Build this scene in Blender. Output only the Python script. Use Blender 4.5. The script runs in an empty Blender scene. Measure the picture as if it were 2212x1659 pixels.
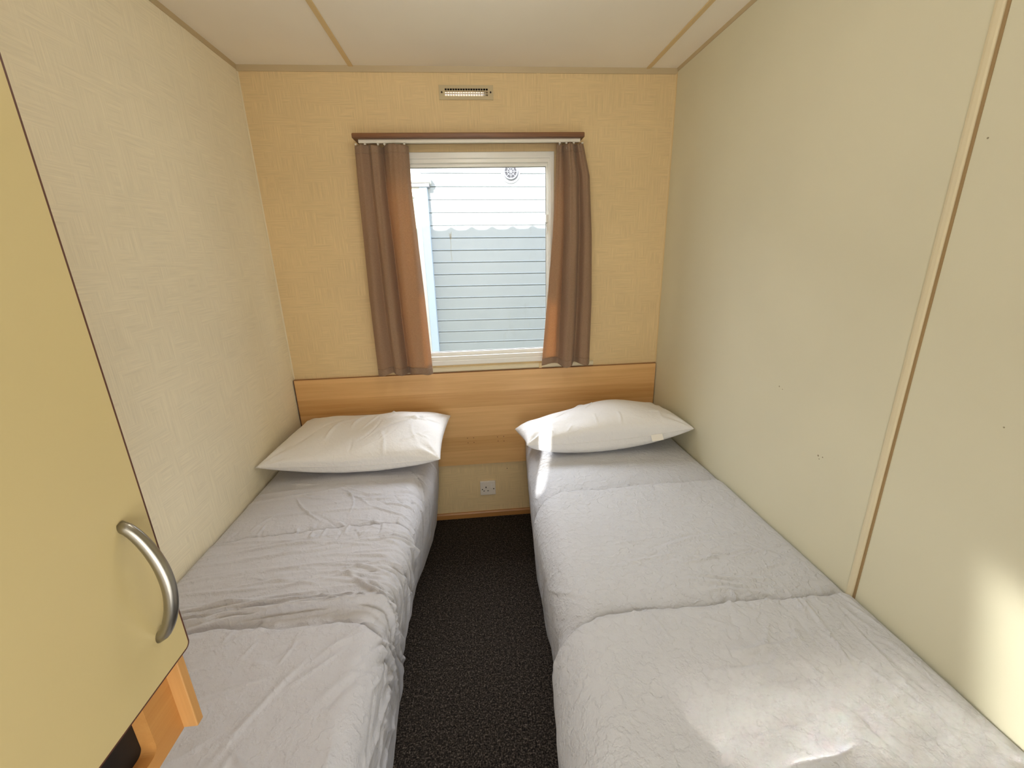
import bpy, math, random
import numpy as np
from mathutils import Vector, Matrix
random.seed(7)
rng = np.random.default_rng(11)
sc = bpy.context.scene
col = sc.collection
PI = math.pi

# ------------------------------------------------------------------ camera
FPX, YAW, PITCH, ROLL, CAMZ = 908.93, 0.0829, 0.2964, -0.0273, 1.4196
D, XL, XR, ZC = 2.0918, -0.9108, 0.9392, 2.1823      # far wall, side walls, ceiling
cy_, sy_, cp_, sp_ = math.cos(YAW), math.sin(YAW), math.cos(PITCH), math.sin(PITCH)
fwd = Vector((sy_ * cp_, cy_ * cp_, -sp_)); r0 = Vector((cy_, -sy_, 0)); u0 = r0.cross(fwd)
cr, sr = math.cos(ROLL), math.sin(ROLL)
rgt = r0 * cr + u0 * sr
upv = u0 * cr - r0 * sr
camd = bpy.data.cameras.new('camera')
camd.sensor_width = 36; camd.lens = FPX / 2212 * 36; camd.clip_start = 0.01; camd.clip_end = 200
cam = bpy.data.objects.new('camera', camd); col.objects.link(cam)
M = Matrix(((rgt.x, upv.x, -fwd.x, 0), (rgt.y, upv.y, -fwd.y, 0), (rgt.z, upv.z, -fwd.z, CAMZ), (0, 0, 0, 1)))
cam.matrix_world = M
sc.camera = cam

# ------------------------------------------------------------------ colour, sky, lights
sc.view_settings.view_transform = 'Standard'
sc.view_settings.look = 'None'
sc.view_settings.gamma = 1
sc.view_settings.use_curve_mapping = False
sc.view_settings.exposure = 0.12
try:
    sc.cycles.use_denoising = True
    sc.cycles.diffuse_bounces = 8
    sc.cycles.max_bounces = 14
    sc.cycles.transparent_max_bounces = 16
except Exception:
    pass
w = bpy.data.worlds.new('sky'); sc.world = w; w.use_nodes = True
wn = w.node_tree.nodes; wl = w.node_tree.links
bg = wn['Background']
tc = wn.new('ShaderNodeTexCoord'); sx = wn.new('ShaderNodeSeparateXYZ'); rp = wn.new('ShaderNodeValToRGB')
wl.new(tc.outputs['Generated'], sx.inputs[0]); wl.new(sx.outputs[2], rp.inputs[0]); wl.new(rp.outputs[0], bg.inputs[0])
rp.color_ramp.elements[0].position = 0.0; rp.color_ramp.elements[0].color = (.90, .92, .92, 1)
rp.color_ramp.elements[1].position = 0.6; rp.color_ramp.elements[1].color = (.68, .80, 1.0, 1)
bg.inputs[1].default_value = 2.2


def aim(o, d):
    o.rotation_euler = Vector(d).to_track_quat('-Z', 'Y').to_euler()


def light(name, kind, loc, d, energy, color, **kw):
    l = bpy.data.lights.new(name, kind); l.energy = energy; l.color = color
    for k, v in kw.items(): setattr(l, k, v)
    o = bpy.data.objects.new(name, l); col.objects.link(o); o.location = loc; aim(o, d)
    return o


SUN = Vector((.28, 1, -.36))
light('sun', 'SUN', (0, -6, 6), SUN, 9.6, (1.0, .98, .93), angle=math.radians(.45))
# sunlight thrown back by the neighbouring caravan's window pane, through our window
light('pane_reflection', 'AREA', (-.82, 4.20, 1.63), (.405, -1, -.258), 1.6, (1.0, .98, .92),
      shape='RECTANGLE', size=.62, size_y=.32, spread=math.radians(1.8))
# strengths of the added fill lights: bedroom, doorway, corridor ceiling
LB, LD, LC = 5.0, 16.0, 1.0
# added fill above the caravan gap, standing in for more skylight through our window
light('sky_gap_fill', 'AREA', (.0, 3.05, 2.55), (.02, -1, -.72), 104.0, (.92, .96, 1.0), shape='RECTANGLE', size=2.4, size_y=.8)
light('bedroom_fill', 'POINT', (.03, 1.0, ZC - .17), (0, 0, -1), LB, (1.0, .94, .84), shadow_soft_size=.085)  # added fill for the room, no lamp known there
light('corridor_fill', 'AREA', (.10, -.62, .98), (0, 1, .22), LD, (1.0, .975, .93), shape='RECTANGLE', size=.9, size_y=1.4)  # added fill through the doorway, standing in for daylight from behind
light('corridor_top_fill', 'AREA', (.1, -.72, ZC - .06), (0, .25, -1), LC, (1.0, .95, .88), shape='RECTANGLE', size=.5, size_y=.5)  # added overhead fill for the corridor, no lamp known there

# ------------------------------------------------------------------ materials


def newmat(name):
    m = bpy.data.materials.new(name); m.use_nodes = True
    return m, m.node_tree.nodes, m.node_tree.links, m.node_tree.nodes['Principled BSDF']


def simple(name, c, rough=.5, metal=0, spec=.5, bump=0, bscale=200):
    m, n, l, b = newmat(name)
    b.inputs['Base Color'].default_value = (*c, 1); b.inputs['Roughness'].default_value = rough
    b.inputs['Metallic'].default_value = metal; b.inputs['Specular IOR Level'].default_value = spec
    t = n.new('ShaderNodeTexCoord'); nz = n.new('ShaderNodeTexNoise'); nz.inputs['Scale'].default_value = bscale
    l.new(t.outputs['Object'], nz.inputs['Vector'])
    if bump:
        bp = n.new('ShaderNodeBump'); bp.inputs['Strength'].default_value = bump; bp.inputs['Distance'].default_value = .001
        l.new(nz.outputs[0], bp.inputs['Height']); l.new(bp.outputs[0], b.inputs['Normal'])
    # slight tonal wear
    nz2 = n.new('ShaderNodeTexNoise'); nz2.inputs['Scale'].default_value = 3; l.new(t.outputs['Object'], nz2.inputs['Vector'])
    mx = n.new('ShaderNodeMixRGB'); mx.inputs[1].default_value = (*[x * .95 for x in c], 1); mx.inputs[2].default_value = (*[min(1, x * 1.05) for x in c], 1)
    l.new(nz2.outputs[0], mx.inputs[0]); l.new(mx.outputs[0], b.inputs['Base Color'])
    return m


def mapping(n, l, src, scale, loc=(0, 0, 0), rot=(0, 0, 0)):
    mp = n.new('ShaderNodeMapping'); mp.inputs['Scale'].default_value = scale
    mp.inputs['Location'].default_value = loc; mp.inputs['Rotation'].default_value = rot
    l.new(src, mp.inputs['Vector']); return mp.outputs[0]


def noise(n, l, vec, scale, detail=2, rough=.5):
    z = n.new('ShaderNodeTexNoise'); z.inputs['Scale'].default_value = scale; z.inputs['Detail'].default_value = detail
    z.inputs['Roughness'].default_value = rough
    l.new(vec, z.inputs['Vector']); return z.outputs[0]


def math_(n, l, op, a, b=None, clamp=False):
    m = n.new('ShaderNodeMath'); m.operation = op; m.use_clamp = clamp
    for i, v in enumerate((a, b)):
        if v is None: continue
        if isinstance(v, (int, float)): m.inputs[i].default_value = v
        else: l.new(v, m.inputs[i])
    return m.outputs[0]


def ramp(n, l, fac, stops):
    r = n.new('ShaderNodeValToRGB'); e = r.color_ramp.elements
    while len(e) < len(stops): e.new(.5)
    for i, (p, c) in enumerate(stops):
        e[i].position = p; e[i].color = (*c, 1) if len(c) == 3 else c
    l.new(fac, r.inputs[0]); return r.outputs[0]


def wallpaper(name, c, horiz, amount=1.0):
    """woven crosshatch paper; horiz = which object axis is the horizontal of this wall (0=x, 1=y)"""
    m, n, l, b = newmat(name)
    t = n.new('ShaderNodeTexCoord').outputs['Object']
    hs = (9, 9, 260); vs = (260, 260, 9)
    h = noise(n, l, mapping(n, l, t, hs), 1.0, 3, .6)
    v = noise(n, l, mapping(n, l, t, vs), 1.0, 3, .6)
    sel = noise(n, l, mapping(n, l, t, (13, 13, 18)), 1.0, 1)
    sel = math_(n, l, 'MULTIPLY', math_(n, l, 'SUBTRACT', sel, .44), 9, True)
    mx = n.new('ShaderNodeMixRGB'); l.new(sel, mx.inputs[0]); l.new(h, mx.inputs[1]); l.new(v, mx.inputs[2])
    strk = mx.outputs[0]
    big = noise(n, l, mapping(n, l, t, (3, 3, 3)), 1.0, 2)
    f = math_(n, l, 'ADD', math_(n, l, 'MULTIPLY', strk, .72), math_(n, l, 'MULTIPLY', big, .28))
    k = .13 * amount
    cc = ramp(n, l, f, [(.34, tuple(x * (1 - k) for x in c)), (.66, tuple(min(1, x * (1 + k)) for x in c))])
    l.new(cc, b.inputs['Base Color']); b.inputs['Roughness'].default_value = .62
    b.inputs['Specular IOR Level'].default_value = .35
    bp = n.new('ShaderNodeBump'); bp.inputs['Strength'].default_value = .32 * amount; bp.inputs['Distance'].default_value = .0015
    l.new(strk, bp.inputs['Height']); l.new(bp.outputs[0], b.inputs['Normal'])
    return m


def wood(name, c1, c2, axis='x', band=.083, rough=.42, scale=1.0):
    """straight-grained veneer; grain runs along axis, cut in strips of height band across z"""
    m, n, l, b = newmat(name)
    t = n.new('ShaderNodeTexCoord').outputs['Object']
    s = n.new('ShaderNodeSeparateXYZ'); l.new(t, s.inputs[0])
    across = s.outputs[2] if axis in 'xy' else s.outputs[0]
    idx = math_(n, l, 'FLOOR', math_(n, l, 'DIVIDE', across, band))
    wn_ = n.new('ShaderNodeTexWhiteNoise'); wn_.noise_dimensions = '1D'; l.new(idx, wn_.inputs['W'])
    sc_ = {'x': (2.2, 40, 60), 'y': (40, 2.2, 60), 'z': (60, 60, 2.2)}[axis]
    sc_ = tuple(q * scale for q in sc_)
    g = noise(n, l, mapping(n, l, t, sc_), 1.0, 5, .62)
    sc2 = {'x': (5, 300, 300), 'y': (300, 5, 300), 'z': (300, 300, 5)}[axis]
    g2 = noise(n, l, mapping(n, l, t, sc2), 1.0, 2)
    f = math_(n, l, 'ADD', math_(n, l, 'MULTIPLY', g, .5), math_(n, l, 'MULTIPLY', g2, .22))
    f = math_(n, l, 'ADD', f, math_(n, l, 'MULTIPLY', wn_.outputs[0], .30))
    cc = ramp(n, l, f, [(.25, c2), (.72, c1)])
    l.new(cc, b.inputs['Base Color']); b.inputs['Roughness'].default_value = rough
    bp = n.new('ShaderNodeBump'); bp.inputs['Strength'].default_value = .08; bp.inputs['Distance'].default_value = .001
    l.new(g2, bp.inputs['Height']); l.new(bp.outputs[0], b.inputs['Normal'])
    return m


def fabric(name, c, scale=900, bump=.25, rough=.85, transl=0, tc_=(1, 1, 1), var=.05, creases=0):
    m, n, l, b = newmat(name)
    t = n.new('ShaderNodeTexCoord').outputs['Object']
    a = noise(n, l, mapping(n, l, t, (scale, scale, scale * .12)), 1.0, 1)
    c_ = noise(n, l, mapping(n, l, t, (scale * .12, scale * .12, scale)), 1.0, 1)
    f = math_(n, l, 'ADD', math_(n, l, 'MULTIPLY', a, .5), math_(n, l, 'MULTIPLY', c_, .5))
    cc = ramp(n, l, f, [(.32, tuple(x * (1 - var) for x in c)), (.68, tuple(min(1, x * (1 + var)) for x in c))])
    l.new(cc, b.inputs['Base Color']); b.inputs['Roughness'].default_value = rough
    b.inputs['Specular IOR Level'].default_value = .2
    try:
        b.inputs['Sheen Weight'].default_value = .15
    except Exception: pass
    bp = n.new('ShaderNodeBump'); bp.inputs['Strength'].default_value = bump; bp.inputs['Distance'].default_value = .0006
    l.new(f, bp.inputs['Height'])
    nrm = bp.outputs[0]
    if creases:
        cr_ = noise(n, l, mapping(n, l, t, (1, 1, 1)), 26, 4, .55)
        rd = math_(n, l, 'ABSOLUTE', math_(n, l, 'SUBTRACT', cr_, .5))
        rd = math_(n, l, 'MINIMUM', math_(n, l, 'MULTIPLY', rd, 14), 1)
        soft = noise(n, l, mapping(n, l, t, (1, 1, 1)), 55, 3)
        hh = math_(n, l, 'ADD', math_(n, l, 'MULTIPLY', rd, -.35), soft)
        b2 = n.new('ShaderNodeBump'); b2.inputs['Strength'].default_value = creases; b2.inputs['Distance'].default_value = .004
        l.new(hh, b2.inputs['Height']); l.new(nrm, b2.inputs['Normal']); nrm = b2.outputs[0]
    l.new(nrm, b.inputs['Normal'])
    if transl:
        tr = n.new('ShaderNodeBsdfTranslucent'); tr.inputs[0].default_value = (*tc_, 1)
        mx = n.new('ShaderNodeMixShader'); mx.inputs[0].default_value = transl
        l.new(b.outputs[0], mx.inputs[1]); l.new(tr.outputs[0], mx.inputs[2])
        l.new(mx.outputs[0], n['Material Output'].inputs[0])
    return m


def carpet_mat():
    m, n, l, b = newmat('carpet')
    t = n.new('ShaderNodeTexCoord').outputs['Object']
    a = noise(n, l, mapping(n, l, t, (200, 200, 200)), 1.0, 3, .7)
    a2 = noise(n, l, mapping(n, l, t, (90, 90, 90)), 1.0, 2)
    f = math_(n, l, 'ADD', math_(n, l, 'MULTIPLY', a, .8), math_(n, l, 'MULTIPLY', a2, .2))
    cc = ramp(n, l, f, [(.40, (.006, .005, .0045)), (.53, (.035, .028, .023)), (.66, (.16, .13, .105))])
    l.new(cc, b.inputs['Base Color']); b.inputs['Roughness'].default_value = 1; b.inputs['Specular IOR Level'].default_value = .05
    bp = n.new('ShaderNodeBump'); bp.inputs['Strength'].default_value = .8; bp.inputs['Distance'].default_value = .004
    l.new(f, bp.inputs['Height']); l.new(bp.outputs[0], b.inputs['Normal'])
    return m


def glass_mat(name, tint=(1, 1, 1), refl=1.0):
    m, n, l, b = newmat(name)
    n.remove(b)
    tr = n.new('ShaderNodeBsdfTransparent'); tr.inputs[0].default_value = (*tint, 1)
    gl = n.new('ShaderNodeBsdfGlossy'); gl.inputs['Roughness'].default_value = .22
    fr = n.new('ShaderNodeFresnel'); fr.inputs[0].default_value = 1.45
    mx = n.new('ShaderNodeMixShader')
    # faint dried smears on the pane
    t = n.new('ShaderNodeTexCoord').outputs['Object']
    sm = noise(n, l, mapping(n, l, t, (14, 14, 5)), 1.0, 4, .7)
    df = n.new('ShaderNodeBsdfDiffuse'); df.inputs[0].default_value = (.9, .9, .9, 1)
    fac = math_(n, l, 'MULTIPLY', math_(n, l, 'SUBTRACT', sm, .60), .5, True)
    m2 = n.new('ShaderNodeMixShader')
    l.new(math_(n, l, 'MULTIPLY', fr.outputs[0], refl), mx.inputs[0]); l.new(tr.outputs[0], mx.inputs[1]); l.new(gl.outputs[0], mx.inputs[2])
    l.new(fac, m2.inputs[0]); l.new(mx.outputs[0], m2.inputs[1]); l.new(df.outputs[0], m2.inputs[2])
    l.new(m2.outputs[0], n['Material Output'].inputs[0])
    return m


MAT = dict(
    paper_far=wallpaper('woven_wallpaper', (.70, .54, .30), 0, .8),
    paper_left=wallpaper('woven_wallpaper_lit', (.82, .755, .58), 1, .6),  # same paper as the far wall, lightened to paint in window light
    plain=simple('smooth_wall_board', (.66, .63, .475), .6, bump=.05, bscale=500),
    ceil=simple('ceiling_board', (.86, .81, .71), .6, bump=.05, bscale=400),
    strip=simple('beige_cover_strip', (.66, .50, .26), .45),
    strip_pale=simple('cream_cover_strip', (.70, .62, .43), .4),
    cove=simple('coving_strip', (.50, .40, .24), .5),
    maple=wood('maple_veneer', (.76, .48, .215), (.55, .30, .10), 'x'),
    maple_v=wood('maple_veneer_upright', (.66, .36, .13), (.50, .25, .075), 'z', band=1.7),
    oak=wood('brown_oak_board', (.26, .115, .045), (.085, .032, .012), 'x', band=.9, scale=3.0),
    skirt=wood('skirting_wood', (.50, .24, .075), (.32, .14, .035), 'x', band=.9),
    carpet=carpet_mat(),
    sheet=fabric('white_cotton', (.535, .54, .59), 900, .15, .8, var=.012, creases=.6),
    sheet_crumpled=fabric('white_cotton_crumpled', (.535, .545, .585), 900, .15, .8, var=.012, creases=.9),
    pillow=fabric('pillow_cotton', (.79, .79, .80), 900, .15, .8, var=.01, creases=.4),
    tag=simple('white_tape', (.86, .84, .80), .7),
    curtain=fabric('taupe_linen', (.37, .26, .175), 1100, .6, .9, transl=.36, tc_=(.66, .38, .16), var=.25),
    pvc=simple('white_pvc', (.80, .79, .74), .3),
    track=simple('white_plastic', (.80, .76, .66), .4),
    cream_door=simple('cream_laminate', (.61, .50, .255), .32, bump=.03),
    edge=simple('dark_edge_band', (.10, .035, .02), .5),
    steel=simple('brushed_steel', (.36, .34, .30), .30, metal=1),
    black=simple('black_niche_shade', (.006, .004, .004), .6),  # paints the deep shade in the wardrobe opening
    dark=simple('dark_hole', (.02, .01, .006), .8),
    sock=simple('white_socket_plastic', (.74, .68, .60), .35),
    vent=simple('beige_vent_plastic', (.52, .43, .26), .45),
    ventin=simple('vent_inner_plastic', (.80, .68, .50), .5),
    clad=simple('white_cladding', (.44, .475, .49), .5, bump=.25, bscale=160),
    cladtrim=simple('white_trim_shade_tint', (.62, .74, .90), .4),  # white trim with its bluish shade put into the colour
    glass=glass_mat('clear_glass', refl=.15),
    glassdark=simple('neighbour_glass', (.35, .42, .38), .08),
    ext=simple('exterior_panel', (.62, .62, .58), .6),
    ground=simple('grass_ground', (.12, .16, .06), .95, bump=.5, bscale=60),
    lamp=simple('opal_diffuser', (.9, .88, .82), .4),
)
# scuffs on the smooth right wall are speckled into the board itself

# ------------------------------------------------------------------ mesh helpers


class MB:
    def __init__(s): s.v = []; s.f = []

    def add(s, v, f):
        o = len(s.v); s.v += [tuple(map(float, p)) for p in v]; s.f += [tuple(i + o for i in q) for q in f]; return s

    def box(s, x0, x1, y0, y1, z0, z1):
        v = [(x, y, z) for x in (x0, x1) for y in (y0, y1) for z in (z0, z1)]
        f = [(0, 1, 3, 2), (4, 6, 7, 5), (0, 4, 5, 1), (2, 3, 7, 6), (0, 2, 6, 4), (1, 5, 7, 3)]
        return s.add(v, f)

    def grid(s, P, close_u=False):
        n, m = P.shape[:2]
        v = P.reshape(-1, 3); f = []
        for i in range(n if close_u else n - 1):
            a = i * m; b = ((i + 1) % n) * m
            for j in range(m - 1):
                f.append((a + j, b + j, b + j + 1, a + j + 1))
        return s.add(v, f)

    def tube(s, path, r, n=12, cap=True, ry=None):
        path = [Vector(p) for p in path]; L = len(path)
        rr = r if hasattr(r, '__len__') else [r] * L
        rings = []; t0 = (path[1] - path[0]).normalized()
        up = Vector((0, 0, 1)) if abs(t0.z) < .9 else Vector((1, 0, 0))
        nrm = t0.cross(up).normalized()
        for i in range(L):
            t = (path[min(i + 1, L - 1)] - path[max(i - 1, 0)]).normalized()
            nrm = (nrm - t * nrm.dot(t)).normalized(); bn = t.cross(nrm)
            k = 1 if ry is None else ry
            rings.append([path[i] + nrm * math.cos(2 * PI * j / n) * rr[i] + bn * math.sin(2 * PI * j / n) * rr[i] * k for j in range(n)])
        o = len(s.v)
        for R_ in rings: s.v += [tuple(p) for p in R_]
        for i in range(L - 1):
            for j in range(n):
                a = o + i * n + j; b = o + i * n + (j + 1) % n
                s.f.append((a, b, b + n, a + n))
        if cap:
            s.f.append(tuple(o + j for j in reversed(range(n)))); s.f.append(tuple(o + (L - 1) * n + j for j in range(n)))
        return s

    def disc(s, c, r, axis, h, n=16):
        a = Vector(axis).normalized()
        return s.tube([Vector(c), Vector(c) + a * h], r, n)

    def prism(s, poly, a0, a1, fn):
        """poly of 2-D points extruded from a0 to a1; fn(p, a) -> 3-D"""
        n = len(poly)
        v = [fn(p, a0) for p in poly] + [fn(p, a1) for p in poly]
        f = [tuple(range(n)), tuple(range(2 * n - 1, n - 1, -1))] + [(i, i + n, (i + 1) % n + n, (i + 1) % n) for i in range(n)]
        return s.add(v, f)

    def plate(s, outer, holes, a0, a1, fn):
        """rectangle with rectangular holes, thickness a0..a1; fn(p, a) -> 3-D. No inner faces."""
        xs = sorted({outer[0], outer[1], *[q for h in holes for q in h[:2]]})
        zs = sorted({outer[2], outer[3], *[q for h in holes for q in h[2:]]})
        def solid(i, j):
            if i < 0 or j < 0 or i >= len(xs) - 1 or j >= len(zs) - 1: return False
            cx = (xs[i] + xs[i + 1]) / 2; cz = (zs[j] + zs[j + 1]) / 2
            return not any(h[0] < cx < h[1] and h[2] < cz < h[3] for h in holes)
        for i in range(len(xs) - 1):
            for j in range(len(zs) - 1):
                if not solid(i, j): continue
                a, b, c, d = (xs[i], zs[j]), (xs[i + 1], zs[j]), (xs[i + 1], zs[j + 1]), (xs[i], zs[j + 1])
                for q in (a0, a1): s.add([fn(p, q) for p in (a, b, c, d)], [(0, 1, 2, 3)])
                for (p, q, di, dj) in ((a, b, 0, -1), (b, c, 1, 0), (c, d, 0, 1), (d, a, -1, 0)):
                    if not solid(i + di, j + dj):
                        s.add([fn(p, a0), fn(q, a0), fn(q, a1), fn(p, a1)], [(0, 1, 2, 3)])
        return s

    def ring(s, outer, inner, r, a0, a1, fn, seg=6, r_out=0):
        """rectangular ring whose hole has rounded corners"""
        def loop(b, rad):
            x0, x1, z0, z1 = b; pts = []
            for (cx, cz, st) in ((x1 - rad, z1 - rad, 0), (x0 + rad, z1 - rad, 90), (x0 + rad, z0 + rad, 180), (x1 - rad, z0 + rad, 270)):
                for k in range(seg + 1):
                    t = math.radians(st + 90 * k / seg); pts.append((cx + rad * math.cos(t), cz + rad * math.sin(t)))
            return pts
        I = loop(inner, r); O = loop(outer, max(r_out, 1e-5)); n = len(I)
        v = [fn(p, a) for a in (a0, a1) for L in (O, I) for p in L]
        f = []
        for i in range(n):
            j = (i + 1) % n
            f += [(i, j, n + j, n + i), (2 * n + i, 3 * n + i, 3 * n + j, 2 * n + j),
                  (n + i, n + j, 3 * n + j, 3 * n + i), (i, 2 * n + i, 2 * n + j, j)]
        return s.add(v, f)

    def build(s, name, mat, parent=None, smooth=False, bevel=0, seg=2, merge=True):
        me = bpy.data.meshes.new(name)
        off = parent_world(parent)
        me.from_pydata([(x - off[0], y - off[1], z - off[2]) for x, y, z in s.v], [], s.f)
        if merge:
            import bmesh
            bm = bmesh.new(); bm.from_mesh(me)
            bmesh.ops.remove_doubles(bm, verts=bm.verts, dist=1e-5)
            bmesh.ops.recalc_face_normals(bm, faces=bm.faces)
            bm.to_mesh(me); bm.free()
        me.materials.append(mat if not isinstance(mat, str) else MAT[mat])
        if smooth:
            me.polygons.foreach_set('use_smooth', [True] * len(me.polygons))
        o = bpy.data.objects.new(name, me); col.objects.link(o)
        if parent is not None: o.parent = parent
        if bevel:
            b = o.modifiers.new('bevel', 'BEVEL'); b.width = bevel; b.segments = seg; b.limit_method = 'ANGLE'; b.angle_limit = math.radians(40)
        return o


def parent_world(p):
    x = y = z = 0
    while p is not None:
        x += p.location.x; y += p.location.y; z += p.location.z; p = p.parent
    return (x, y, z)


def thing(name, label, cat, loc=(0, 0, 0), group=None):
    o = bpy.data.objects.new(name, None); col.objects.link(o); o.location = loc; o.empty_display_size = .05
    o['label'] = label; o['category'] = cat
    if group: o['group'] = group
    return o


def tag(o, label, cat, group=None):
    o['label'] = label; o['category'] = cat
    if group: o['group'] = group
    return o


def struct(o, label=None, cat=None):
    o['kind'] = 'structure'
    if label: o['label'] = label
    if cat: o['category'] = cat
    return o


XZ = lambda p, a: (p[0], a, p[1])      # plate in a wall facing y
YZ = lambda p, a: (a, p[0], p[1])      # plate in a wall facing x
XY = lambda p, a: (p[0], p[1], a)

# ------------------------------------------------------------------ room shell
YB = -.34                               # wall behind the camera (with the doorway)
YC = -1.35                              # outer wall of the corridor
WT = .06
WIN = (-.352, .392, .897, 1.862)        # outer edge of the window frame
WH = (-.335, .376, .912, 1.846)         # hole in the wall
VH = (-.083, .108, 2.070, 2.1155)        # vent hole
struct(MB().box(XL - .06, XR + .06, YC - .06, D + .06, -.05, 0).build('floor', 'carpet'), 'dark brown speckled carpet between the two beds', 'floor')
struct(MB().box(XL - .06, XR + .06, YC - .06, D + .06, ZC, ZC + .05).build('ceiling', 'ceil'), 'pale cream panelled ceiling', 'ceiling')
o = MB().plate((XL - .06, XR + .06, 0, ZC), [WH, VH], D, D + WT, XZ).build('wall_far', 'paper_far')
struct(o, 'golden beige woven wallpaper wall with the window', 'wall')
struct(MB().box(XL - .06, XL, YC, D, 0, ZC).build('wall_left', 'paper_left'), 'beige woven wallpaper wall beside the left bed', 'wall')
struct(MB().box(XR, XR + .06, YC, D, 0, ZC).build('wall_right', 'plain'), 'smooth cream wall beside the right bed', 'wall')
DOOR = (-.318, .46, 0, 1.96)
struct(MB().plate((XL, XR, 0, ZC), [DOOR], YB - .035, YB, XZ).build('wall_near', 'plain'), 'cream wall with the doorway', 'wall')
W2 = (-1 + .06, -.549, 1.505, 1.835)
mb = MB().plate((XL - .06, XR + .06, 0, ZC), [(W2[0] - .004, W2[1] + .05, W2[2] - .05, W2[3] + .05)], YC - .06, YC, XZ)
struct(mb.build('wall_corridor', 'plain'), 'cream outer wall of the corridor', 'wall')
mb = MB().ring((W2[0] - .004, W2[1] + .05, W2[2] - .05, W2[3] + .05), W2, .06, YC - .05, YC - .005, XZ)
struct(mb.build('window_2', 'pvc'), 'rounded white corridor window frame', 'window')

# ceiling cover strips, coving, seams
for k, x in enumerate((-.456, .805)):
    o = MB().box(x - .0095, x + .0095, YB, D - .004, ZC - .004, ZC).build('trim_%d' % (k + 1), 'strip', bevel=.0015)
    struct(o, ('beige strip over the ceiling joint on the left', 'beige strip over the ceiling joint on the right')[k], 'trim')
cz = .020
o = MB().prism([(0, 0), (-cz * .55, 0), (-cz * .35, -cz * .6), (-.004, -cz), (0, -cz)], XL, XR, lambda p, a: (a, D + p[0], ZC + p[1])).build('trim_3', 'cove')
struct(o, 'narrow beige coving strip along the far wall', 'trim')
o = MB().prism([(0, 0), (cz * .35, 0), (cz * .2, -cz * .5), (.003, -cz * .75), (0, -cz * .75)], YB, D, lambda p, a: (XL + p[0], a, ZC + p[1])).build('trim_4', 'cove')
struct(o, 'narrow coving strip along the left wall', 'trim')
o = MB().prism([(0, 0), (-cz * .3, 0), (-cz * .15, -cz * .4), (-.002, -cz * .6), (0, -cz * .6)], YB, D, lambda p, a: (XR + p[0], a, ZC + p[1])).build('trim_5', 'cove')
struct(o, 'narrow coving strip along the right wall', 'trim')
o = MB().box(.3145, .3305, D - .0022, D, 1.8625, ZC - .018).box(.3145, .3305, D - .0118, D, .8600, .8869).build('trim_6', 'paper_far', bevel=.001)
struct(o, 'thin papered cover strip running down the far wall', 'trim')
# right wall joint: a raised bead and a groove line beside it
mb = MB().prism([(.821, 0), (.819, -.0035), (.813, -.005), (.805, -.005), (.8015, -.0035), (.8015, 0)], 0, ZC, lambda p, a: (XR + p[1], p[0], a))
o = struct(mb.build('trim_7', 'strip_pale', smooth=False, bevel=.001), 'cream cover strip over the right wall joint', 'trim')
g = MB().box(XR - .0012, XR, .7955, .8015, 0, ZC).build('groove', simple('tan_groove', (.33, .22, .10), .6), o)
g['label'] = 'tan groove beside the strip'
o = MB().prism([(0, 0), (.006, 0), (.002, .002), (0, .006)], .86, ZC, lambda p, a: (XL + p[0], D - p[1], a)).build('trim_8', 'strip_pale')
struct(o, 'fine corner bead between left and far wall', 'trim')
o = MB().prism([(0, 0), (.008, 0), (.003, .003), (0, .008)], .86, ZC, lambda p, a: (XR - p[0], D - p[1], a)).build('trim_9', 'strip')
struct(o, 'fine corner bead between right and far wall', 'trim')
# cream rail under the window, on the wall above the headboard
mb = MB().prism([(0, 0), (-.006, 0), (-.011, .006), (-.011, .020), (-.006, .026), (0, .026)], -.36, .60, lambda p, a: (a, D + p[0], .8605 + p[1]))
struct(mb.build('trim_10', 'strip_pale'), 'cream rail on the far wall just under the window', 'trim')
o = MB().prism([(0, 0), (-.012, 0), (-.012, .026), (-.008, .034), (0, .034)], XL, XR, lambda p, a: (a, D + p[0], p[1])).build('baseboard_far', 'skirt')
struct(o, 'low orange brown skirting board under the socket', 'skirting board')

# small dark marks on the right wall, knocked into the board
mk = MB()
for (y, z, r) in ((1.18, 1.005, .0022), (1.165, 1.0, .0015), (.99, .86, .0028), (.975, .862, .002), (.985, .852, .0016), (.775, 1.60, .0018), (.62, 1.10, .0015)):
    mk.disc((XR - .0004, y, z), r, (1, 0, 0), .002, 8)
mo = mk.build('trim_11', simple('scuff', (.30, .26, .17), .8)); struct(mo, 'small scuff marks on the right wall', 'scuff')

# ------------------------------------------------------------------ window
wroot = bpy.data.objects.new('window_1', None); col.objects.link(wroot); wroot.location = (.02, D, .9)
struct(wroot, 'white framed window between the brown curtains', 'window')
x0, x1, z0, z1 = WIN
fr = MB().plate(WIN, [(x0 + .020, x1 - .020, z0 + .024, z1 - .026)], D - .010, D + .001, XZ)
fr.build('window_frame', 'pvc', wroot, bevel=.003)
fr = MB().plate((x0 + .017, x1 - .017, z0 + .016, z1 - .017), [(x0 + .028, x1 - .027, z0 + .044, z1 - .042)], D + .0005, D + .040, XZ)
fr.build('inner_frame', 'pvc', wroot, bevel=.002)
fr = MB().plate((x0 + .026, x1 - .025, z0 + .040, z1 - .040), [(x0 + .036, x1 - .033, z0 + .062, z1 - .056)], D + .018, D + .046, XZ)
fr.build('sash', 'pvc', wroot, bevel=.003)
MB().box(x0 + .03, x1 - .03, D + .030, D + .034, z0 + .055, z1 - .05).build('glass_pane', 'glass', wroot)
gs = MB().plate((x0 + .0355, x1 - .0325, z0 + .0615, z1 - .0555), [(x0 + .038, x1 - .035, z0 + .064, z1 - .058)], D + .027, D + .0295, XZ)
gs.build('glazing_seal', simple('dark_seal', (.16, .15, .13), .6), wroot)
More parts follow.
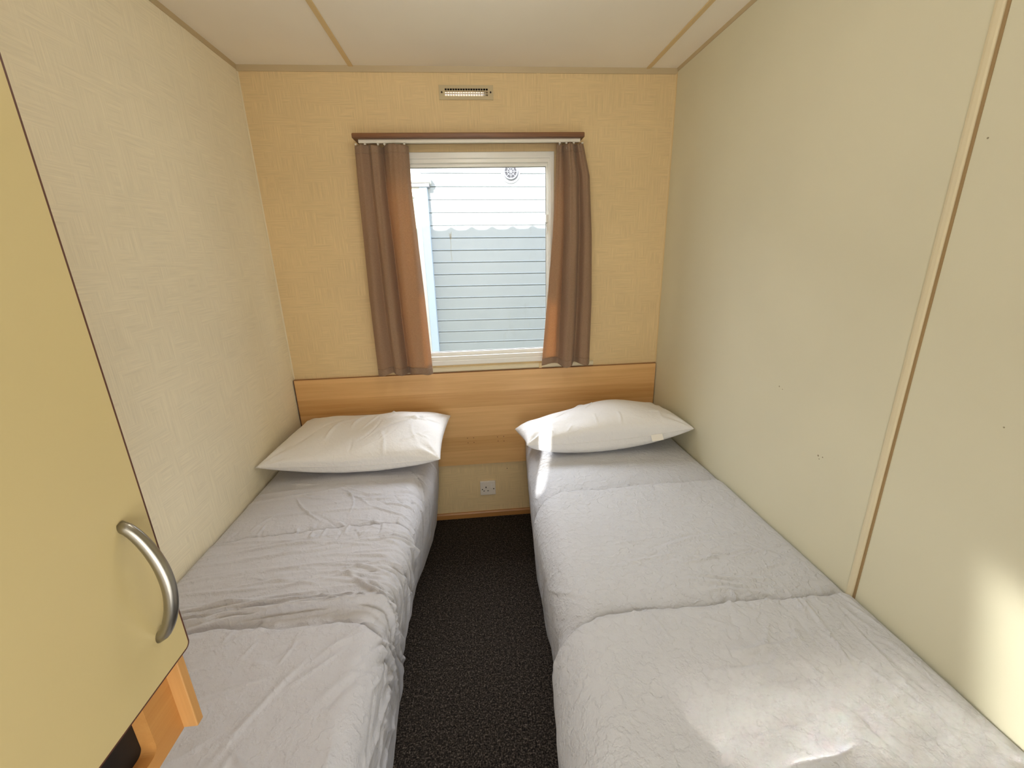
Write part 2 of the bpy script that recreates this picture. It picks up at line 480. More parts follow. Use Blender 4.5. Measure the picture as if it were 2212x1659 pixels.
lt = MB().box(x1 - .036, x1 - .026, D + .006, D + .018, 1.565, 1.600)
lt.tube([(x1 - .031, D + .004, 1.56), (x1 - .031, D + .002, 1.535), (x1 - .033, D + .004, 1.512)], [.006, .005, .004], 8)
lt.build('latch', 'pvc', wroot, bevel=.002)
lk = MB().box(x1 - .036, x1 - .030, D + .001, D + .008, 1.546, 1.562).build('latch_button', 'dark', wroot)
lk['label'] = 'dark latch button'

# ------------------------------------------------------------------ vent above the window
vx0, vx1, vz0, vz1 = -.1035, .127, 2.0625, 2.1165
vt = thing('vent_grille', 'beige rectangular vent grille high on the wall above the window', 'vent', ((vx0 + vx1) / 2, D, vz0))
holes = []
nx, nz = 17, 3; hw = (VH[1] - VH[0] - .006) / nx
hx0 = -.080
for i in range(nx):
    for j in range(nz):
        a = hx0 + i * hw; b = 2.0755 + j * .0102
        holes.append((round(a + .0012, 5), round(a + hw - .0012, 5), round(b + .001, 5), round(b + .0088, 5)))
MB().plate((vx0, vx1, vz0, vz1), holes, D - .0045, D, XZ).build('cover_plate', 'vent', vt)
for x in (vx0 + .0115, vx1 - .0115):
    MB().disc((x, D - .0044, 2.090), .0038, (0, -1, 0), .0008, 12).build('screw', 'dark', vt)['label'] = 'dark screw head'
sl = MB()
for z in (2.0765, 2.0850, 2.0955):
    sl.add([(VH[0], D + .010, z), (VH[1], D + .010, z), (VH[1], D + .050, z + .0085), (VH[0], D + .050, z + .0085),
            (VH[0], D + .010, z + .0016), (VH[1], D + .010, z + .0016), (VH[1], D + .050, z + .0101), (VH[0], D + .050, z + .0101)],
           [(0, 1, 2, 3), (4, 7, 6, 5), (0, 4, 5, 1), (1, 5, 6, 2), (2, 6, 7, 3), (3, 7, 4, 0)])
sl.build('louvre', 'ventin', vt)
MB().box(VH[0], VH[1], D + .052, D + .059, 2.1085, VH[3]).box(VH[0], VH[1], D + .001, D + .052, 2.1145, VH[3]).box(.090, VH[1], D + .03, D + .059, VH[2], 2.1084).build('duct_shade', 'dark', vt)  # dark blocks paint the duct's shade behind the upper holes

# ------------------------------------------------------------------ pelmet board, track
pel = thing('curtain_pelmet', 'brown wooden board with a white curtain track fixed above the window', 'curtain rail', (.02, D, 1.9))
PF = D - .105
MB().box(-.4645, .5055, PF, D, 1.8945, 1.9145).build('board', 'oak', pel, bevel=.004)
MB().box(-.445, .492, PF + .022, PF + .040, 1.882, 1.8950).build('track', 'track', pel, bevel=.0015)
# ------------------------------------------------------------------ curtains


def curtain(name, label, edges, folds, hooks):
    """edges: list of (z, xl, xr); folds(u, v) -> depth towards the room (m)"""
    n, m = 200, 150
    zs = np.array([e[0] for e in edges]); xl = np.array([e[1] for e in edges]); xr = np.array([e[2] for e in edges])
    ztop, zbot = edges[0][0], edges[-1][0]
    root = thing(name, label, 'curtain', ((edges[0][1] + edges[0][2]) / 2, D - .06, ztop), 'brown curtains at the window')
    V, U = np.meshgrid(np.linspace(0, 1, m), np.linspace(0, 1, n))
    z = ztop + (zbot - ztop) * V
    a = np.interp(-z, -zs, xl); b = np.interp(-z, -zs, xr)
    d, ux, dz = folds(U, V)
    x = a + (b - a) * (U + ux)
    y = (D - .062) - d
    z = z + dz
    P = np.stack([x, y, z], -1)
    o = MB().grid(P).build('cloth', 'curtain', root, smooth=True, merge=False)
    so = o.modifiers.new('thick', 'SOLIDIFY'); so.thickness = .0016; so.offset = 0
    # bottom hem, a doubled band of cloth, and the heading tape at the top
    for nm, v0, v1 in (('hem', .962, 1.0), ('heading_tape', 0.0, .035)):
        k = (V[0] >= v0 - 1e-6) & (V[0] <= v1 + 1e-6)
        Q = P[:, k].copy(); Q[..., 1] -= .0016
        h = MB().grid(Q).build(nm, 'curtain', root, smooth=True, merge=False)
        sh = h.modifiers.new('thick', 'SOLIDIFY'); sh.thickness = .0016; sh.offset = 0
    for u in hooks:
        i = int(u * (n - 1)); p = P[i, 1]
        hk = MB().tube([(p[0], p[1] + .002, p[2] - .012), (p[0], p[1] + .004, p[2] + .002), (p[0] * .5 + (p[0]) * .5, PF + .031, 1.8795)], .0018, 8)
        hk.box(p[0] - .004, p[0] + .004, PF + .027, PF + .035, 1.877, 1.8813)
        hk.build('hook', 'track', root)
    return root


def sg(x, k): return 1 / (1 + np.exp(-x / k))


def folds_left(U, V):
    # three broad folds: shallow valley at .26, deep valley moving .50 -> .56
    c2 = .50 + .05 * V
    f1 = np.exp(-((U - .11) / .12) ** 2); f2 = np.exp(-((U - .375 - .01 * V) / .10) ** 4); f3 = np.exp(-((U - .80) / .21) ** 4)
    amp = .030 + .020 * V
    d = amp * (f1 * .8 + f2 * 1.0 + f3 * 1.25)
    d -= .014 * np.exp(-((U - c2) / .035) ** 2)
    d += .0016 * np.sin(U * 61 + V * 5) * (1 - V) ** 2 + .002 * np.sin(U * 24 + V * 9)
    d -= .006 * sg(U - .97, .01)
    dz = .006 * np.sin((U - .15) * 2 * PI * 2.1) * V ** 6 + .003 * (np.sin(U * 2 * PI * 2 - .8) - 1) * (1 - V) ** 30
    ux = .012 * np.sin(U * PI * 2) * V
    return d, ux, dz


def folds_right(U, V):
    # narrow recessed leaf at the window side, deep slit, bright fold, second fold
    c1 = .26 + .06 * V
    c2 = .66 - .02 * V
    f1 = np.exp(-((U - .12) / .12) ** 4) * .35; f2 = np.exp(-((U - (c1 + c2) / 2 - .01) / .15) ** 4); f3 = np.exp(-((U - .86) / .12) ** 4)
    amp = .028 + .020 * V
    d = amp * (f1 + f2 * 1.3 + f3 * .9)
    d -= .010 * np.exp(-((U - c1) / .03) ** 2)
    d += .0035 * np.sin(U * 52) * (1 - V) ** 5 + .0018 * np.sin(U * 21 + V * 7)
    dz = .008 * np.sin((U - .05) * 2 * PI * 1.9) * V ** 6
    dz += .003 * (np.sin(U * 46) - 1) * (1 - V) ** 30
    ux = .05 * np.sin((U - .05) * PI * 2) * V * .6
    return d, ux, dz


curtain('curtain', 'brown linen curtain at the left side of the window, glowing orange at its inner fold',
        [(1.8765, -.463, -.243), (1.7, -.468, -.245), (1.25, -.478, -.228), (.885, -.478, -.218)], folds_left, (.03, .2, .44, .56, .93))
curtain('curtain', 'brown linen curtain at the right side of the window, with a narrow open slit',
        [(1.8765, .392, .507), (1.75, .388, .540), (1.5, .375, .558), (1.2, .350, .566), (.893, .322, .563)], folds_right, (.1, .35, .62, .95))

# ------------------------------------------------------------------ headboard, socket
HF = D - .018
hb = thing('headboard', 'wide plain maple veneer headboard panel on the far wall behind both pillows', 'headboard', (.0, D, .338))
MB().box(XL + .006, XR - .004, HF, D - .001, .3385, .858).build('panel', 'maple', hb, bevel=.0012)
MB().box(XL + .0035, XL + .006, HF - .0003, D - .001, .3385, .858).build('edge_band', 'edge', hb)['label'] = 'dark strip painting the shaded gap left of the board'  # dark strip stands in for the shaded gap at the wall
MB().box(XL + .006, XR - .004, HF - .0004, D - .002, .8575, .8592).build('top_edge', simple('brown_edge', (.33, .15, .05), .5), hb)
for (x, z) in ((-.073, .495), (-.041, .496), (-.072, .468), (-.040, .469), (.087, .492), (.120, .493), (.089, .468), (.121, .466)):
    MB().disc((x, HF + .0005, z), .0021, (0, -1, 0), .0008, 10).build('screw_hole', 'dark', hb)
so = thing('wall_socket', 'white single switched plug socket low on the wall between the beds', 'socket', (.0225, D, .139))
MB().box(-.0205, .0655, D - .010, D, .139, .225).build('plate', 'sock', so, bevel=.003, seg=3)
MB().box(.038, .0475, D - .0135, D - .008, .184, .206).build('switch', simple('socket_switch', (.80, .76, .70), .3), so, bevel=.0015)
hl = MB(); 
hl.box(.0092, .0148, D - .0105, D - .009, .183, .192)
hl.box(-.0035, .0045, D - .0105, D - .009, .1635, .1675); hl.box(.0185, .0265, D - .0105, D - .009, .1635, .1675)
h_ = hl.build('pin_holes', 'dark', so); h_['label'] = 'three dark plug pin holes'
for x in (-.0085, .0545):
    MB().disc((x, D - .0095, .1755 + (.001 if x > 0 else 0)), .0034, (0, -1, 0), .0008, 12).build('screw', 'dark', so)['label'] = 'dark screw head'
MB().disc((.134, D - .0005, .292), .0022, (0, -1, 0), .001, 10).build('trim_12', 'dark')
struct(bpy.data.objects['trim_12'], 'small dark screw hole in the wall above the socket', 'screw hole')

# ------------------------------------------------------------------ beds


def wrinkle_field(S, Y, items):
    H = np.zeros_like(S)
    for (cs, cyy, th, L, wd, am, k) in items:
        dx = S - cs; dy = Y - cyy
        p = dx * math.cos(th) + dy * math.sin(th); q = -dx * math.sin(th) + dy * math.cos(th)
        q = q - k * p * p
        msk = (np.abs(p) < L * 1.6) & (np.abs(q) < wd * 4)
        if not msk.any(): continue
        pm = p[msk]; qm = q[msk]
        side = np.where(qm > 0, 1.0, .55)
        H[msk] += am * np.exp(-(qm / (wd * side)) ** 2) * np.exp(-(pm / L) ** 4)
    return H


def smooth_noise(S, Y, sx_, sy_, seed, n=10):
    r = np.random.default_rng(seed); H = np.zeros_like(S)
    for _ in range(n):
        a = r.uniform(.4, 1.6) / sx_; b = r.uniform(.4, 1.6) / sy_
        H += np.sin(S * a * 2 * PI + r.uniform(0, 6.3) + r.uniform(-.6, .6) * Y / sy_) * np.sin(Y * b * 2 * PI + r.uniform(0, 6.3) + r.uniform(-.6, .6) * S / sx_)
    return H / n * 2


def bed_cover(sgn, xw, crest, out, foot, ztop, creases, wr, yr, seed, dome=.008, zmid=.25, wob=.004, wamp=1.0):
    """cloth skin of a bed. sgn +1: the open side faces +x. crest/out/foot: [(y, x)] of the top edge, the widest line and the floor hem."""
    ny = int((yr[1] - yr[0]) / .0036)
    y = np.linspace(yr[0], yr[1], ny)
    f = lambda tab: np.interp(y, [t[0] for t in tab], [t[1] for t in tab])
    xc, xo, xf = f(crest), f(out), f(foot)
    ks = 9
    ker = np.hanning(2 * ks + 1); ker /= ker.sum()
    sm = lambda a: np.convolve(np.pad(a, ks, mode='edge'), ker, 'valid')
    xc, xo, xf = sm(xc), sm(xo), sm(xf)
    NT, NA, NS = 176, 28, 120
    prof = []
    t = np.linspace(0, 1, NT)[:, None]
    X = xw + (xc - xw) * t
    wallr = .018 * np.exp(-(np.abs(X - xw)) / .012)
    Z = ztop(y)[None, :] + dome * np.sin(PI * np.clip(t, 0, 1)) - wallr
    R = np.abs(xo - xc)
    a = np.linspace(0, 1, NA + 1)[1:, None] * PI / 2
    XA = xc + (xo - xc) * np.sin(a)
    zt = ztop(y)[None, :]
    RZ = np.maximum(R * 1.15, .04)
    ZA = zt - RZ * (1 - np.cos(a))
    s2 = np.linspace(0, 1, NS + 1)[1:, None]
    XS = xo + (xf - xo) * (s2 ** 1.35)
    zs0 = zt - RZ
    ZS = zs0 + (.004 - zs0) * s2
    X = np.vstack([X, XA, XS]); Z = np.vstack([Z, ZA, ZS]); Yg = np.repeat(y[None, :], X.shape[0], 0)
    P = np.stack([X, Yg, Z], -1)
    # arc length across
    ds = np.linalg.norm(np.diff(P, axis=0), axis=-1); S = np.vstack([np.zeros((1, P.shape[1])), np.cumsum(ds, 0)])
    wtop = np.abs(xc - xw)[None, :]
    # normals
    du = np.gradient(P, axis=0); dv = np.gradient(P, axis=1)
    N = np.cross(du, dv); N /= np.linalg.norm(N, axis=-1, keepdims=True) + 1e-12
    if N[20, ny // 2, 2] < 0: N = -N
    H = np.zeros_like(X)
    for (c0, c1, cside, depth, lip) in creases:       # crease line: y at wall, y at the edge, y at the floor
        yc = np.where(S <= wtop, c0 + (c1 - c0) * S / wtop, c1 + (cside - c1) * (S - wtop) / .5)
        yc = yc + .004 * np.sin(S * 23 + c0 * 9) + .002 * np.sin(S * 61)
        dd = Yg - yc
        H += -depth * np.exp(-(dd / .0065) ** 2) - depth * .55 * np.exp(-np.abs(dd) / .035)
        H += np.where(dd < 0, lip * np.exp(-(-dd) / .10) * (1 - np.exp(dd / .006)), -lip * .8 * np.exp(-dd / .07))
        # small puckers along the stitched line
        H += .0016 * np.exp(-np.abs(dd) / .03) * np.sin(S * 130 + 2.2 * np.sin(S * 37))
    H += wrinkle_field(S, Yg, wr) * wamp
    H += smooth_noise(S, Yg, .28, .30, seed, 12) * .0022 + smooth_noise(S, Yg, .10, .07, seed + 1, 12) * .0008
    side = np.clip((S - wtop - .04) / .25, 0, 1)
    H += wob * side * smooth_noise(S * .3, Yg, .5, .14, seed + 2, 12)
    fade = np.clip((S) / .03, 0, 1) * (1 - .8 * np.clip((S - (S[-1:] - .03)) / .03, 0, 1))
    H *= fade
    P = P + N * H[..., None]
    P[..., 2] = np.maximum(P[..., 2], .003)
    P[..., 0] = np.minimum(np.maximum(P[..., 0], XL + .003), XR - .003)
    return P


def add_bed(label, sgn, P, xa, xb, y0, mat):
    r = thing('single_bed', label, 'bed', ((xa + xb) / 2, (y0 + D) / 2, 0), 'single beds along the side walls')
    mb = MB().grid(P)
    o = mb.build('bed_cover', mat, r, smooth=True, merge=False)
    if sgn < 0:
        o.data.flip_normals()
    # closed foot end of the cover, hanging to the floor
    row = P[:, 0].copy(); flo = row.copy(); flo[:, 2] = .003
    Q = np.stack([row, flo], 1)
    MB().grid(Q).build('cover_end', mat, r, smooth=True, merge=False)
    ins = .05
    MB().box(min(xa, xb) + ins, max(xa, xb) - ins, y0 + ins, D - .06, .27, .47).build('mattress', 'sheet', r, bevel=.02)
    MB().box(min(xa, xb) + ins + .03, max(xa, xb) - ins - .03, y0 + ins, D - .06, .0, .268).build('base', 'maple', r)
    return r


def rand_wr(n, s, yy, th, ths, L, wd, am, seed, kk=1.0):
    r = np.random.default_rng(seed); out = []
    for _ in range(n):
        out.append((r.uniform(*s), r.uniform(*yy), th + r.normal() * ths, r.uniform(*L), r.uniform(*wd), r.uniform(*am) * r.choice([1, 1, -.6]), r.uniform(-kk, kk)))
    return out


# left bed: long pulls running across the mattress, gathering over the edge
wl_ = []
wl_ += rand_wr(40, (.05, .70), (.91, 1.25), .05, .10, (.08, .30), (.004, .010), (.0008, .0020), 1, .5)
wl_ += rand_wr(12, (.05, .50), (.905, .965), .03, .05, (.15, .32), (.005, .010), (.003, .006), 2, .3)
wl_ += rand_wr(20, (.5, .72), (.90, 1.10), -.25, .2, (.06, .16), (.004, .008), (.0015, .0035), 3, 1.5)
wl_ += rand_wr(34, (.64, 1.0), (.84, 1.28), .30, .22, (.06, .20), (.005, .010), (.002, .004), 4, 1)
wl_ += rand_wr(26, (.15, .68), (1.31, 1.60), -.35, .5, (.03, .11), (.003, .007), (.0014, .0032), 5, 3)
wl_ += rand_wr(22, (.03, .62), (1.22, 1.33), 1.4, .4, (.010, .028), (.004, .008), (.0015, .003), 6, 3)
wl_ += rand_wr(8, (.1, .6), (1.36, 1.56), .02, .1, (.12, .25), (.008, .014), (.0012, .0025), 16, .3)
wl_ += rand_wr(46, (.05, .66), (.20, .86), .62, .32, (.03, .11), (.005, .011), (.0010, .0024), 7, 2.5)
wl_ += rand_wr(60, (.05, .72), (.20, .86), .9, .9, (.012, .05), (.004, .009), (.0008, .0022), 17, 3)
wl_ += rand_wr(30, (.55, 1.1), (.20, .86), 1.2, .5, (.05, .16), (.006, .014), (.002, .004), 8, 1)
wl_ += rand_wr(20, (.70, 1.15), (1.3, 2.0), .12, .2, (.10, .25), (.006, .012), (.001, .0025), 9, .5)
zl = lambda y: .542 + .004 * np.sin(y * 3) + np.where(y < .88, .004, 0)
PL = bed_cover(1, XL + .002, [(.15, -.345), (.9, -.325), (1.3, -.315), (2.06, -.315)],
               [(.15, -.265), (.55, -.262), (.86, -.262), (.92, -.268), (1.28, -.248), (1.36, -.250), (1.65, -.225), (1.9, -.225), (2.06, -.23)],
               [(.15, -.30), (.88, -.305), (1.05, -.318), (1.16, -.335), (1.38, -.335), (1.6, -.325), (1.7, -.305), (1.9, -.280), (2.06, -.272)],
               zl, [(1.255, 1.303, 1.12, .007, .006), (.892, .874, .72, .008, .006)], wl_, (.16, 2.066), 21, wob=.005, wamp=2.4)
add_bed('white covered single bed along the left wallpapered wall, its cover rumpled', 1, PL, XL, -.27, .16, 'sheet')

wr_ = []
wr_ += rand_wr(70, (.05, .58), (.30, .80), .9, 1.0, (.012, .07), (.0028, .007), (.0008, .0022), 31, 4)
wr_ += rand_wr(26, (.0, .30), (.25, .78), 1.45, .25, (.05, .18), (.003, .007), (.001, .0026), 32, .8)
wr_ += rand_wr(16, (.10, .50), (.30, .72), .08, .2, (.04, .10), (.003, .006), (.001, .0022), 33, 1.5)
wr_ += rand_wr(12, (.10, .45), (.84, .98), .05, .25, (.04, .12), (.003, .007), (.0012, .0026), 34, 1.5)
wr_ += rand_wr(9, (.12, .58), (.98, 1.08), -.12, .12, (.05, .16), (.003, .006), (.0010, .0022), 35, 1)
wr_ += rand_wr(22, (.04, .6), (.76, .86), 1.5, .3, (.012, .035), (.004, .008), (.001, .0026), 36, 2)
wr_ += rand_wr(16, (.03, .4), (1.0, 1.35), 1.2, .6, (.02, .06), (.003, .006), (.0004, .0010), 37, 3)
wr_ += rand_wr(12, (.5, .8), (.95, 1.15), .3, .3, (.04, .10), (.003, .006), (.0006, .0014), 38, 2)
wr_ += rand_wr(14, (.75, 1.1), (.82, 1.4), .5, .3, (.06, .16), (.004, .009), (.0008, .0018), 39, 1)
zr = lambda y: .556 + .003 * np.sin(y * 2.1) - .006 * sg(y - 1.5, .12) + np.where(y < .80, .004, 0)
PR = bed_cover(-1, XR - .002, [(.10, .235), (.6, .245), (.79, .262), (.84, .275), (1.3, .285), (1.42, .300), (2.06, .315)],
               [(.10, .110), (.6, .128), (.78, .150), (.84, .172), (1.2, .182), (1.45, .195), (1.8, .213), (2.06, .235)],
               [(.10, .175), (.6, .180), (.80, .192), (.9, .205), (1.1, .222), (1.36, .222), (1.57, .220), (1.73, .235), (2.06, .258)],
               zr, [(1.395, 1.385, 1.32, .014, .016), (.806, .815, .70, .009, .010)], wr_, (.12, 2.066), 51, dome=.004, wob=.003, wamp=1.9)
add_bed('white covered single bed along the smooth right wall, sunlit near its foot', -1, PR, XR, .20, .12, 'sheet_crumpled')

# ------------------------------------------------------------------ pillows


def pillow(label, corners, T, lower, seed, wr, tagspec=None, bulge=lambda u, v: 0):
    """corners: four seam corners (front-left, front-right, back-right, back-left) in world space"""
    N_, M_ = 150, 100
    c = [np.array(q, float) for q in corners]
    U, V = np.meshgrid(np.linspace(-1, 1, N_), np.linspace(-1, 1, M_), indexing='ij')
    ce = sum(c) / 4
    root = thing('pillow', label, 'pillow', tuple(np.append(ce[:2], .56)), 'bed pillows')
    # pull the seams in between the corners
    uu = U * (1 - .035 * (1 - V ** 2)); vv = V * (1 - .075 * (1 - U ** 4))
    a = (1 - uu) / 2; b = (1 - vv) / 2      # a weight left, b weight front
    base = (a * b)[..., None] * c[0] + ((1 - a) * b)[..., None] * c[1] + ((1 - a) * (1 - b))[..., None] * c[2] + (a * (1 - b))[..., None] * c[3]
    fu = np.clip(1 - np.abs(U) ** 2.2, 0, 1); fv = np.clip(1 - np.abs(V) ** 2.2, 0, 1)
    th = (fu ** .45) * (fv ** .42)
    sag = np.clip(fu ** .5, 0, 1)
    nz = 1.7 * wrinkle_field(U * .36, V * .23, wr) + smooth_noise(U * .36, V * .23, .22, .2, seed, 10) * .003
    sd = ((1 - V ** 2) * 0)
    # corner gathers: soft ridges radiating from each corner
    for (cu, cv, s0) in ((-1, -1, 1), (1, -1, 2), (1, 1, 3), (-1, 1, 4)):
        du = (U - cu) * .36; dv = (V - cv) * .23; rr_ = np.sqrt(du ** 2 + dv ** 2); an = np.arctan2(dv * cv, du * cu)
        nz += .0045 * np.sin(an * 11 + s0 * 1.7 + seed) * np.exp(-((rr_ - .07) / .05) ** 2)
    nz *= np.clip(th * 3, 0, 1)
    sagz = -.018 * (1 - U ** 2) * b * 1.2 * (1 - .0)           # the front seam droops in the middle
    sagz = sagz + .0 * U
    top = base.copy(); top[..., 2] += T * th + nz + sagz + bulge(U, V) * th
    bot = base.copy(); bot[..., 2] += -lower * th + sagz * 1.0 + .3 * nz
    # front face swells forward of its seam
    fwdp = -.022 * np.exp(-((V + 1) / .35) ** 2) * (fu ** .5)
    top[..., 1] += fwdp * th * 1.5; bot[..., 1] += fwdp * th * 1.0
    for Q in (top, bot):
        Q[..., 2] = np.where(Q[..., 2] < .5565, .5565 + (Q[..., 2] - .5565) * .12, Q[..., 2])
        Q[..., 0] = np.clip(Q[..., 0], XL + .002, XR - .002); Q[..., 1] = np.minimum(Q[..., 1], HF - .002)
    mb = MB().grid(top); mb.grid(bot[:, ::-1])
    mb.build('pillowcase', 'pillow', root, smooth=True)
    # stitched edge: the flat hem of the case along the front seam
    rim = np.concatenate([top[:, 0]])
    MB().tube([tuple(q + np.array([0, -.001, .0])) for q in rim[::4]], .0016, 6).build('seam', 'pillow', root, smooth=True)
    if tagspec:
        u0_, u1_, h = tagspec
        i0, i1 = int((u0_ + 1) / 2 * (N_ - 1)), int((u1_ + 1) / 2 * (N_ - 1))
        A = rim[i0]; B = rim[i1]
        v = [A + (0, -.004, .002), B + (0, -.004, .002), B + (0, -.024, -h), A + (0, -.024, -h)]
        v2 = [q + np.array([0, -.0008, 0]) for q in v]
        t_ = MB().add(v + v2, [(0, 1, 2, 3), (7, 6, 5, 4), (0, 4, 5, 1), (1, 5, 6, 2), (2, 6, 7, 3), (3, 7, 4, 0)]).build('tag', 'tag', root)
        t_['label'] = 'small white cloth tag'
    return root


pw1 = rand_wr(16, (-.25, .25), (-.18, .18), 1.2, .6, (.03, .09), (.006, .013), (.002, .005), 61, 3)
pw1 += rand_wr(10, (.08, .32), (-.18, .12), .3, .5, (.03, .10), (.006, .012), (.002, .006), 62, 3)
pillow('white pillow on the left bed against the maple headboard, pressed to the wallpaper',
       [(-.905, 1.60, .635), (-.175, 1.615, .612), (-.150, 2.03, .645), (-.86, 2.06, .650)], .080, .072, 3, pw1,
       bulge=lambda u, v: .016 * np.exp(-((u - .55) / .4) ** 2) - .012 * np.exp(-((u + .1) / .3) ** 2))
pw2 = rand_wr(16, (-.3, .3), (-.18, .18), .9, .8, (.02, .08), (.004, .010), (.0015, .004), 71, 4)
pillow('white pillow on the right bed with a bright sun patch at its left end',
       [(.195, 1.66, .630), (.930, 1.625, .675), (.925, 2.00, .640), (.165, 1.90, .605)], .095, .085, 9, pw2, tagspec=(.50, .63, .018),
       bulge=lambda u, v: .030 * np.exp(-((u - .15) / .5) ** 2))

# ------------------------------------------------------------------ wardrobe over the foot of the left bed
DX = -.38
wd = thing('wardrobe', 'cream laminate wardrobe with a maple carcass over the foot of the left bed', 'wardrobe', (-.64, .2, .813))
# door with a rounded lower far corner
def rpoly(y0, y1, z0, z1, r, seg=5):
    pts = []
    for (cy0, cz0, st) in ((y1 - r, z1 - r, 0), (y0 + r, z1 - r, 90), (y0 + r, z0 + r, 180), (y1 - r, z0 + r, 270)):
        for k in range(seg + 1):
            t = math.radians(st + 90 * k / seg); pts.append((cy0 + r * math.cos(t), cz0 + r * math.sin(t)))
    return pts
dp = rpoly(-.10, .4475, .962, 2.12, .006)
door = MB().prism(dp, DX - .017, DX, YZ).build('door', 'cream_door', wd)
door['label'] = 'cream laminate door'
b0 = (-.10, .4475, .962, 2.12)
e_ = MB().ring((b0[0] - .002, b0[1] + .002, b0[2] - .002, b0[3] + .002), b0, .006, DX - .0172, DX + .0001, YZ, r_out=.008).build('edge_band', 'edge', door)
e_['label'] = 'dark brown edging of the door'
# bow handle
ya, za, zb = .4675 - .004, 1.160, 1.010
hp = []
for k in range(33):
    t = k / 32
    hp.append((DX - .002 + .0295 * math.sin(PI * t) ** .60, .4135 + .0 * t, za + (zb - za) * t))
hr = [.0056 + .0008 * math.sin(PI * k / 32) for k in range(33)]
h = MB().tube(hp, hr, 16, ry=1.15)
h.build('handle', 'steel', door, smooth=True)['label'] = 'brushed steel bow handle'
MB().box(XL, DX - .020, .446, .458, .824, 2.12).build('side_panel', 'maple_v', wd, bevel=.0012)
fp = MB().ring((-.10, .446, .8235, .961), (-.05, .405, .845, .952), .009, -.436, -.418, YZ).build('fascia', wood('maple_rail', (.62, .31, .095), (.50, .22, .055), 'y', band=.9), wd)
MB().box(-.80, -.60, -.08, .43, .85, .952).build('niche_shade', 'black', wd)['label'] = 'shade of the opening, put in as a black block'  # black block put in as the shade of the niche
MB().box(XL, -.437, -.10, .446, .8135, .8235).build('bottom_panel', 'maple', wd)
MB().box(XL, DX - .020, -.112, -.10, .8235, 2.12).build('near_side_panel', 'maple_v', wd)
MB().box(XL, DX - .020, -.10, .446, 2.10, 2.12).build('top_panel', 'maple', wd)
MB().box(XL, -.437, -.10, .446, .953, .962).build('shelf', 'maple', wd)
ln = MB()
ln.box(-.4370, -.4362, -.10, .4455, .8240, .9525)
ln.build('shade_panel', 'black', wd)  # black sheet behind the fascia stands in for shade in the opening

# ------------------------------------------------------------------ added lamp fittings for the fill lights, unseen behind and above the view
c = thing('added_ceiling_lamp', 'added ceiling lamp fitting of the bedroom, unseen above the view', 'lamp', (.03, 1.0, ZC))
MB().disc((.03, 1.0, ZC), .05, (0, 0, -1), .02, 32).build('lamp_base', 'pvc', c)
MB().disc((.03, 1.0, ZC - .018), .008, (0, 0, -1), .065, 12).build('stem', 'pvc', c)
c = thing('added_ceiling_lamp', 'added round opal ceiling lamp of the corridor, unseen', 'lamp', (.1, -.72, ZC))
MB().disc((.1, -.72, ZC), .19, (0, 0, -1), .012, 32).build('lamp_base', 'pvc', c)
MB().disc((.1, -.72, ZC - .012), .165, (0, 0, -1), .022, 32).build('diffuser', 'lamp', c, bevel=.006)

# ------------------------------------------------------------------ outside
struct(MB().box(-9, 9, D + .07, 12, -.62, -.60).build('ground', 'ground'), 'ground between the caravans', 'ground')
# our own roof, whose tile-profiled edge shades the neighbour's wall
YR = D + .16
ZR = 2.46
nseg = 400; pts = []
xs = np.linspace(-4.0, 4.0, nseg)
prof = []
for x in xs:
    ph = ((x + .086) / .2) % 1.0
    prof.append(.030 * math.exp(-((ph - .5) / .17) ** 2))
top = np.array([[(x, YR - .55, ZR - .16 + p), (x, YR, ZR - .02 + p)] for x, p in zip(xs, prof)])
bot_ = np.array([[(x, YR - .55, ZR - .20), (x, YR, ZR - .06)] for x in xs])
rf = MB().grid(top); rf.grid(bot_[:, ::-1])
for A, B in ((top[:, 1], bot_[:, 1]), (top[:, 0], bot_[:, 0])): rf.grid(np.stack([A, B], 1))
ro = struct(rf.build('roof', 'ext', merge=False), 'profiled roof edge of this caravan', 'roof')
struct(MB().box(-4, 4, YC - .2, YR - .5, ZC + .06, ZC + .10).build('roof_deck', 'ext'), 'flat roof deck of this caravan', 'roof')
struct(MB().plate((-4, 4, -.3, ZC + .10), [(XL - .058, XR + .058, -.31, ZC + .051)], D - .02, D + .059, XZ).build('wall_outside', 'ext'), 'outer wall of this caravan', 'wall')
struct(MB().plate((-4, 4, -.3, ZC + .10), [(XL - .058, XR + .058, -.31, ZC + .051)], YC - .06, YC, XZ).build('wall_outside_near', 'ext'), 'outer near wall of this caravan', 'wall')

NY = 4.40
nb = thing('caravan', 'neighbouring white caravan with horizontal cladding seen through the window', 'caravan', (0.2, NY, -.6))
PITCH_ = .115
cl = MB()
def tilt(x, z): return z - .014 * x
z = 2.40; secs = []
while z > -.5:
    secs.append(z); z -= PITCH_
# lapped board profile
pr = []
for zz in secs:
    pr += [(0.000, zz), (-.012, zz - .006), (-.014, zz - .020), (-.0135, zz - PITCH_ + .012), (-.018, zz - PITCH_ + .004), (-.010, zz - PITCH_ + .001)]
xsn = [-.44, 3.6]
Pn = np.array([[(x, NY + p[0], tilt(x, p[1])) for x in xsn] for p in pr])
cl.grid(Pn)
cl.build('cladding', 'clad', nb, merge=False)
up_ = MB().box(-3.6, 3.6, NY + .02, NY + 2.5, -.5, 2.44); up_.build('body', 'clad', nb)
MB().box(-3.7, 3.7, NY - .02, NY + .3, 2.44, 2.50).build('roof_edge', 'ext', nb)
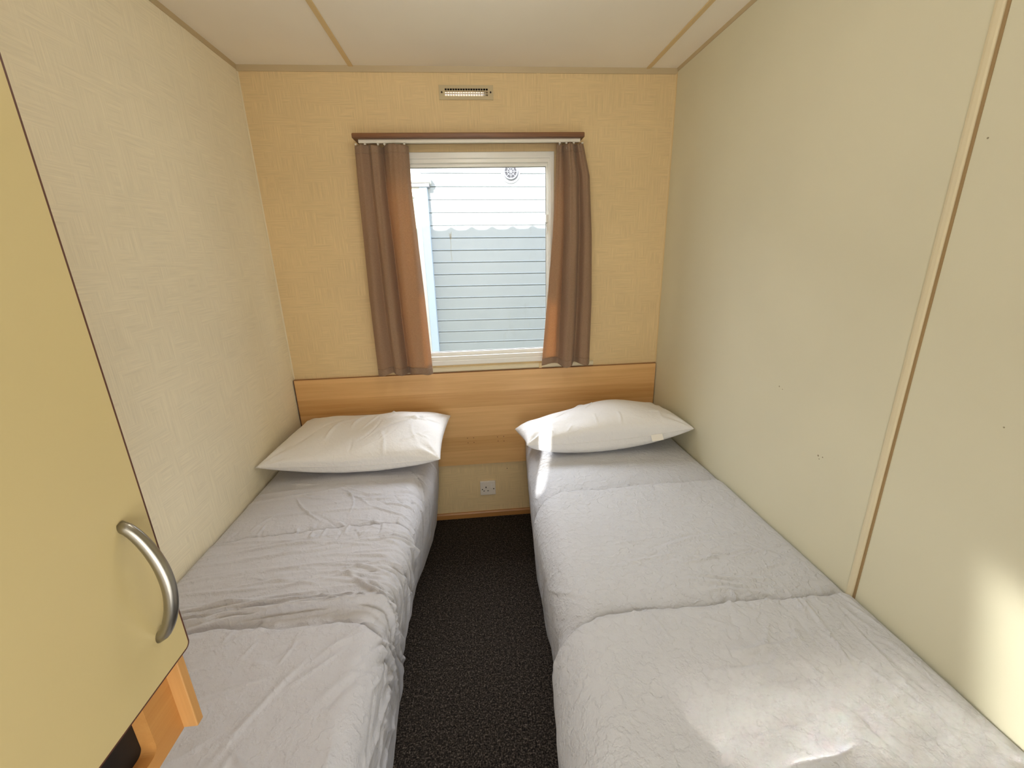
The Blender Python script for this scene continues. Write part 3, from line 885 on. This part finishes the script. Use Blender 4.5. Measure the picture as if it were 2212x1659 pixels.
# corner post and bay window at the left
P2 = MB().box(-.455, -.385, NY - .10, NY, -.5, 2.075).build('corner_post', 'cladtrim', nb, bevel=.004)
cap = MB().box(-1.25, -.345, NY - .15, NY, 2.075, 2.13); cap.build('post_cap', 'pvc', nb, bevel=.012)
MB().box(-1.25, -.36, NY - .13, NY - .0, 2.045, 2.078).build('cap_lip', simple('grey_lip', (.30, .30, .32), .5), nb)
bf = MB().plate((-1.2, -.455, .1, 2.045), [(-1.14, -.505, .2, 1.96)], NY - .09, NY - .04, XZ).build('bay_window_frame', 'pvc', nb, bevel=.004)
MB().box(-1.15, -.495, NY - .066, NY - .060, .19, 1.97).build('glass', 'glassdark', bf)
# round flue vent
vcx, vcz = .405, 2.175
cow = MB()
def ringt(r, rt, yy, n=40):
    return [(vcx + r * math.cos(2 * PI * k / n), NY - yy, vcz + r * math.sin(2 * PI * k / n)) for k in range(n + 1)]
cow.disc((vcx, NY - .012, vcz - .006), .092, (0, -1, 0), .014, 40)
cow.disc((vcx, NY - .026, vcz), .070, (0, -1, 0), .018, 40)
cow.tube(ringt(.062, .006, .047), .007, 10, cap=False)
for k in range(8):
    a = 2 * PI * k / 8
    cow.tube([(vcx, NY - .048, vcz), (vcx + .058 * math.cos(a), NY - .048, vcz + .058 * math.sin(a))], .0035, 6)
cow.tube(ringt(.032, .004, .048), .0035, 8, cap=False)
cw = cow.build('flue_vent', simple('grey_white_plastic', (.27, .28, .31), .5), nb)
MB().disc((vcx, NY - .0442, vcz), .054, (0, -1, 0), .0008, 32).build('vent_shade', simple('shade_grey', (.05, .05, .06), .7), cw)  # dark disc paints the shade inside the vent
# dried plant stalk stuck to the outside of our window
st = MB().tube([(-.098 + .001 * math.sin(k), D + .048, 1.40 + .010 * k) for k in range(12)], .0007, 6)
for k in range(5): st.tube([(-.097, D + .048, 1.50 + .005 * k), (-.097 + .006 * (-1) ** k, D + .049, 1.515 + .005 * k)], [.0016, .0006], 6)
tag(st.build('grass_stalk', simple('straw', (.42, .36, .22), .9)), 'thin dry grass stalk caught on the outside of the window pane', 'grass stalk')
